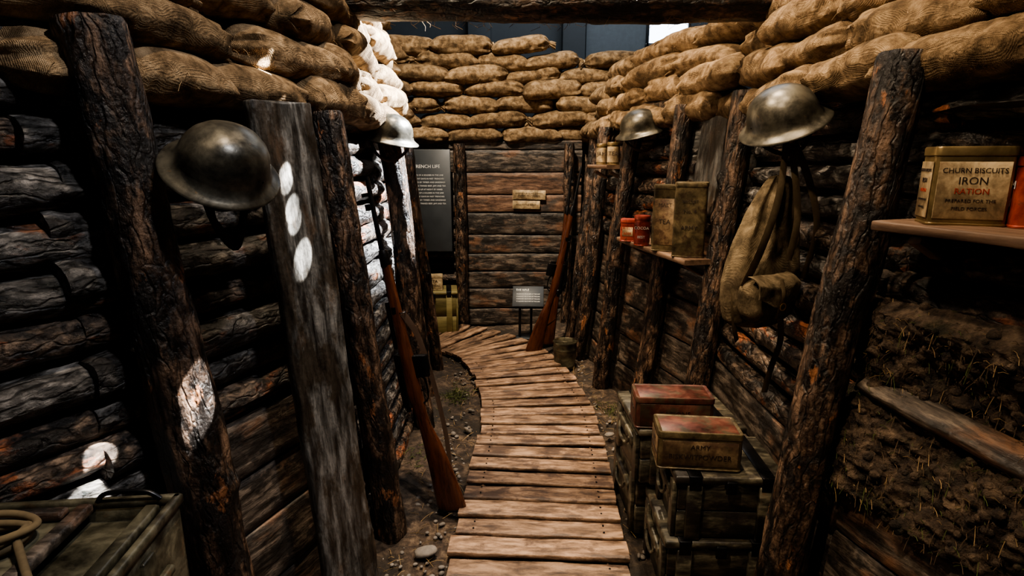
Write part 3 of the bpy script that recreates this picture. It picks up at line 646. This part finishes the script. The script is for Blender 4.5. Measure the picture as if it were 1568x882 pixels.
# ---------------------------------------------------------------- crates
def crate(pos,xdir,w,d,h,mat,name='ammunition_crate',handle=True):
    B=MB(); F=fr(pos,xdir,(0,0,1))
    def add(g,o,m=0,ax=(1,0,0),z=(0,0,1)):
        Fl=fr(o,ax,z); B.add((g[0]@Fl[1].T+Fl[0],g[1]),F,m)
    n=2; bh=(h-.03)/n
    for i in range(n):
        add(g_box(w-.03,d-.03,bh-.003,.004),(0,0,i*bh))
    add(g_box(w,d,.028,.005),(0,0,h-.03))
    for sx in(-1,1):
        add(g_box(.05,.016,h-.035,.003),(sx*(w*.32),-d/2+.006,0)); add(g_box(.05,.016,h-.035,.003),(sx*(w*.32),d/2-.006,0))
        add(g_box(.016,.045,h-.035,.003),(sx*(w/2-.006),-d*.36,0)); add(g_box(.016,.045,h-.035,.003),(sx*(w/2-.006),d*.36,0))
        add(g_box(.02,d*.6,.04,.004),(sx*(w/2-.002),0,h*.55))
        add(g_box(.045,d+.004,.004,.001),(sx*w*.32,0,h-.003),1)
        add(g_box(.04,.005,.05,.001),(sx*w*.32,-d/2-.001,h-.05),1)
        if handle: B.add(g_tube(smoothpath([(sx*(w/2+.006),-d*.2,h*.62),(sx*(w/2+.015),-d*.12,h*.46),(sx*(w/2+.015),d*.12,h*.46),(sx*(w/2+.006),d*.2,h*.62)],20),.006,7),F,2)
    add(g_box(.035,.012,.045,.002),(0,-d/2-.003,h-.06),1)
    return B.build(name,[mat,M_gun,M_olive])
crate((.715,1.855,-.03),(1,-.03,0),.38,.34,.265,M_olive); crate((.735,1.84,.235),(1,-.05,0),.37,.30,.24,M_olive)
crate((.70,2.29,-.03),(1,.03,0),.42,.42,.29,M_olive); crate((.685,2.19,.26),(1,.05,0),.42,.38,.235,M_olive)
tin((.635,1.80,.477),(1,-.10,0),.275,.14,.135,M_oldtin,M_brownlabel,[("ARMY",.62,.18,2),("BISKWITPOWDER",.36,.19,2)],lw=.9,lh=.66,name='ration_tin',lidm=M_dullred)
tin((.62,2.06,.497),(1,-.06,0),.29,.14,.125,M_dullred,M_dullred,[("RATIONS",.5,.22,2)],lw=.9,lh=.7,name='ration_tin',lidm=M_dullred)
crate((-.70,4.95,-.05),(1,.12,0),.42,.28,.42,M_crate,'storage_crate')
tin((-.69,4.93,.371),(1,.1,0),.15,.10,.13,M_cream,M_cream,[("TEA",.6,.3,2),("RATION",.3,.2,2)])

# near-left metal box standing on a crate
crate((-.90,.90,-.05),(1,.12,0),.46,.34,.56,M_olive,'storage_crate')
B=MB(); F=fr((-.88,.885,.512),(1,.10,0),(0,0,1)); w,d,h=.42,.28,.315
def addb(g,o,m=0,ax=(1,0,0),z=(0,0,1)):
    Fl=fr(o,ax,z); B.add((g[0]@Fl[1].T+Fl[0],g[1]),F,m)
addb(g_box(w,d,.01,.003),(0,0,0))
for s in(-1,1):
    addb(g_box(w,.010,h,.003),(0,s*(d/2-.005),0)); addb(g_box(.010,d,h,.003),(s*(w/2-.005),0,0))
    addb(g_box(w+.012,.018,.022,.004),(0,s*(d/2-.002),h-.02)); addb(g_box(.018,d+.012,.022,.004),(s*(w/2-.002),0,h-.02))
    for q in(-1,1): addb(g_box(.05,.012,h-.02,.004),(s*(w/2-.035),q*(d/2+.001),0))
addb(g_box(.012,.04,h-.04,.003),(w/2+.002,0,0)); addb(g_box(.016,.14,.02,.004),(w/2+.004,0,h*.6))
addb(g_box(w*.55,d*.93,.014,.004),(-.085,0,h-.02),0); addb(g_box(w*.40,d*.93,.012,.004),(.12,0,h-.055),0)
addb(g_box(w*.52,.028,.018,.004),(-.085,.09,h-.006),1); addb(g_box(.028,d*.9,.022,.004),(.04,0,h-.02),1); addb(g_box(.028,d*.9,.022,.004),(.165,0,h-.03),0)
B.add(g_tube(smoothpath([(.06,d/2-.01,h),(.08,d/2-.01,h+.018),(.15,d/2-.01,h+.018),(.18,d/2-.01,h)],16),.005,8),F,2)
for k in range(4):
    rr=.050+.004*k; cx=-.045+.006*math.sin(k*2.3); cy=.01+.006*math.cos(k*1.7)
    B.add(g_tube([(cx+rr*math.cos(a),cy+rr*.8*math.sin(a),h+.006+.007*k+.006*math.sin(2*a+k)) for a in np.linspace(0,6.28,40,endpoint=False)],.007,8,closed=True),F,3)
B.add(g_tube(smoothpath([(-.0,-.0,h+.02),(.06,-.07,h+.008),(.12,-.140,h+.005),(.13,-.155,h-.1),(.10,-.155,h-.2)],30),.007,8),F,3)
B.build('metal_ammunition_box',[M_boxmetal,M_plank,M_gun,M_rope])

# ---------------------------------------------------------------- bucket, signs
B=MB(); F=fr((.40,4.10,-.045),(1,0,0),(0,0,1))
B.add(flip(g_rev([(.001,.006),(.07,.006),(.085,.20),(.088,.205),(.091,.20),(.088,.19),(.0875,.15),(.0895,.145),(.087,.14),(.078,.03),(.080,.02),(.074,0),(.001,0)],32)),F,0)
B.add(g_tube(smoothpath([(-.09,0,.195),(-.085,-.04,.215),(0,-.085,.225),(.085,-.04,.215),(.09,0,.195)],24),.003,6),F,0)
B.build('zinc_bucket',[M_boxmetal])
def signlines(B,F,w,h,title,n,y=.0,title_s=.05):
    B.add(g_text(title,title_s),(F[0]+F[1]@V3(0,h*.36,y),F[1]),1)
    words=["THE LIFE OF A SOLDIER IN THE LINE","MEN SPENT DAYS IN WET TRENCHES","SHELTERED BY TIMBER AND SANDBAGS","FOOD WAS TINNED BEEF, JAM AND TEA","CARRIED UP AT NIGHT BY HAND"]
    for i in range(n):
        B.add(g_text(words[i%5],w*.05),(F[0]+F[1]@V3(0,h*(.24-.05*i),y),F[1]),1)
B=MB(); F=fr((-.77,5.12,1.13),(1,0,0),(0,-1,0)); B.add(g_box(.46,.90,.02,.003),F,0,smooth=False); signlines(B,(F[0]+V3(.02,0,.08),F[1]),.36,.62,"TRENCH LIFE",9,.0215,.04)
for s in (-1,1): B.add(g_box(.03,.03,.14,.003),fr((-.77+s*.15,5.26,1.3),(1,0,0),(0,-1,0)),0)
B.build('information_panel',[M_panel,M_white])
B=MB(); F=fr((.155,5.225,1.13),(1,0,-.02),(0,-1,0))
B.add(g_box(.30,.085,.006,.002),(F[0]+V3(0,0,.05),F[1]),0); B.add(g_box(.25,.075,.006,.002),(F[0]+V3(-.025,-.0,-.04),F[1]),0)
for i,t in enumerate(["KEEP YOUR HEAD DOWN","SNIPERS ACTIVE HERE"]): B.add(g_text(t,.021),(F[0]+V3(-.0,-.0075,.062-.02*i),F[1]),1)
B.add(g_text("PASS TO THE RIGHT",.02),(F[0]+V3(-.025,-.0075,-.04),F[1]),1)
B.build('paper_notice',[M_cream,M_ink])
B=MB(); F=fr((.14,4.80,.33),(1,-.05,0),(0,-.75,.66)); B.add(g_box(.27,.20,.014,.003),F,0,smooth=False)
B.add(g_text("THE RIFLE",.026),(F[0]+F[1]@V3(-.05,.06,.015),F[1]),1)
for i in range(4): B.add(g_text("STANDARD ISSUE ARM OF THE LINE",.0125),(F[0]+F[1]@V3(0,.02-.024*i,.015),F[1]),1)
for s in(-.05,.05): B.add(g_box(.022,.022,.38,.003),fr((.12+s,4.86,-.06),(1,0,0),(0,0,1)),0)
B.add(g_box(.16,.12,.012,.003),fr((.12,4.86,-.06),(1,0,0),(0,0,1)),0)
B.build('label_stand',[M_panel,M_white])

# ---------------------------------------------------------------- lights
def spot(loc,tgt,e,deg,blend=.15,col=(1,1,1),rad=.02):  # unseen spot lamp; no fixture is modelled
    l=bpy.data.lights.new('unseen_spot','SPOT'); l.energy=e; l.spot_size=math.radians(deg); l.spot_blend=blend; l.color=col; l.shadow_soft_size=rad
    o=bpy.data.objects.new('unseen_spot',l); scene.collection.objects.link(o); o.location=loc
    o.rotation_euler=(Vector(tgt)-Vector(loc)).to_track_quat('-Z','Y').to_euler(); return o
warm=(1,.79,.56); cool=(.92,.96,1)
spot((2.6,4.9,4.6),(-.72,3.30,1.80),28000,18,.35,cool,.03)  # unseen spot standing in for daylight from the hall window
src=(.75,1.95,3.4); sw=(1,.97,.92)  # narrow unseen spots added to throw sun patches on left wall and bags
for tgt,e,dg in (((-.595,1.72,1.555),6500,1.0),((-.595,1.72,1.530),5500,1.0),((-.615,1.72,1.415),7000,1.15),((-.615,1.72,1.375),5500,1.1),((-.63,1.72,1.215),7000,1.55),((-.80,1.33,.91),9000,1.8),((-.80,1.33,.86),8000,1.5),
                 ((-.64,1.90,1.93),9000,1.0),((-.68,1.88,1.86),9000,1.0),((-.62,1.88,1.78),9000,1.0),((-.65,1.82,1.70),9000,1.2)):
    spot(src,tgt,e,dg,.35,sw,.003)
for tgt,e,dg in (((-.985,1.255,.82),7000,1.4),((-.985,1.215,.735),7000,1.9)): spot((.6,.9,3.2),tgt,e,dg,.3,sw,.003)  # two more added spots for sun patches on the near-left logs
spot((.3,3.2,5.2),(.15,2.6,0),1100,48,.8,warm,.08)
spot((.2,1.2,4.6),(.1,1.6,0),340,60,.9,warm,.08)
spot((-.6,3.0,4.6),(.1,5.4,1.5),1050,52,.8,(1,.85,.66),.08)
spot((-.2,3.4,4.2),(.45,4.5,.7),300,40,.8,warm,.08)  # warm fill spot added to lift the far end
spot((-1.2,2.0,4.4),(1.1,3.0,1.5),660,60,.8,warm,.08)
spot((-.9,.2,4.0),(1.05,1.4,1.0),260,60,.8,warm,.08)  # warm fill spot added to brighten the near-right logs
spot((1.0,.6,4.0),(-.85,1.5,1.1),230,55,.8,(.96,.96,1),.08)  # cool fill spot added to brighten the near-left logs
l=bpy.data.lights.new('hall_fill','AREA'); l.energy=200; l.size=4; l.color=(.82,.9,1)  # unseen cool area lamp aimed at the hall wall
o=bpy.data.objects.new('hall_fill',l); scene.collection.objects.link(o); o.location=(1.5,6.8,6.0); o.rotation_euler=(math.radians(25),0,0)
w=bpy.data.worlds.new('World'); scene.world=w; w.use_nodes=True; w.node_tree.nodes['Background'].inputs[0].default_value=(.84,.87,.9,1); w.node_tree.nodes['Background'].inputs[1].default_value=.035

cam=bpy.data.cameras.new('camera'); cam.lens=20; cam.sensor_width=36; co=bpy.data.objects.new('camera',cam); scene.collection.objects.link(co)
co.location=(0,0,1.5); co.rotation_euler=(math.radians(90-12.8),0,0); scene.camera=co
try: scene.view_settings.view_transform='AgX'; scene.view_settings.look='AgX - Medium High Contrast'
except Exception as e: print(e)
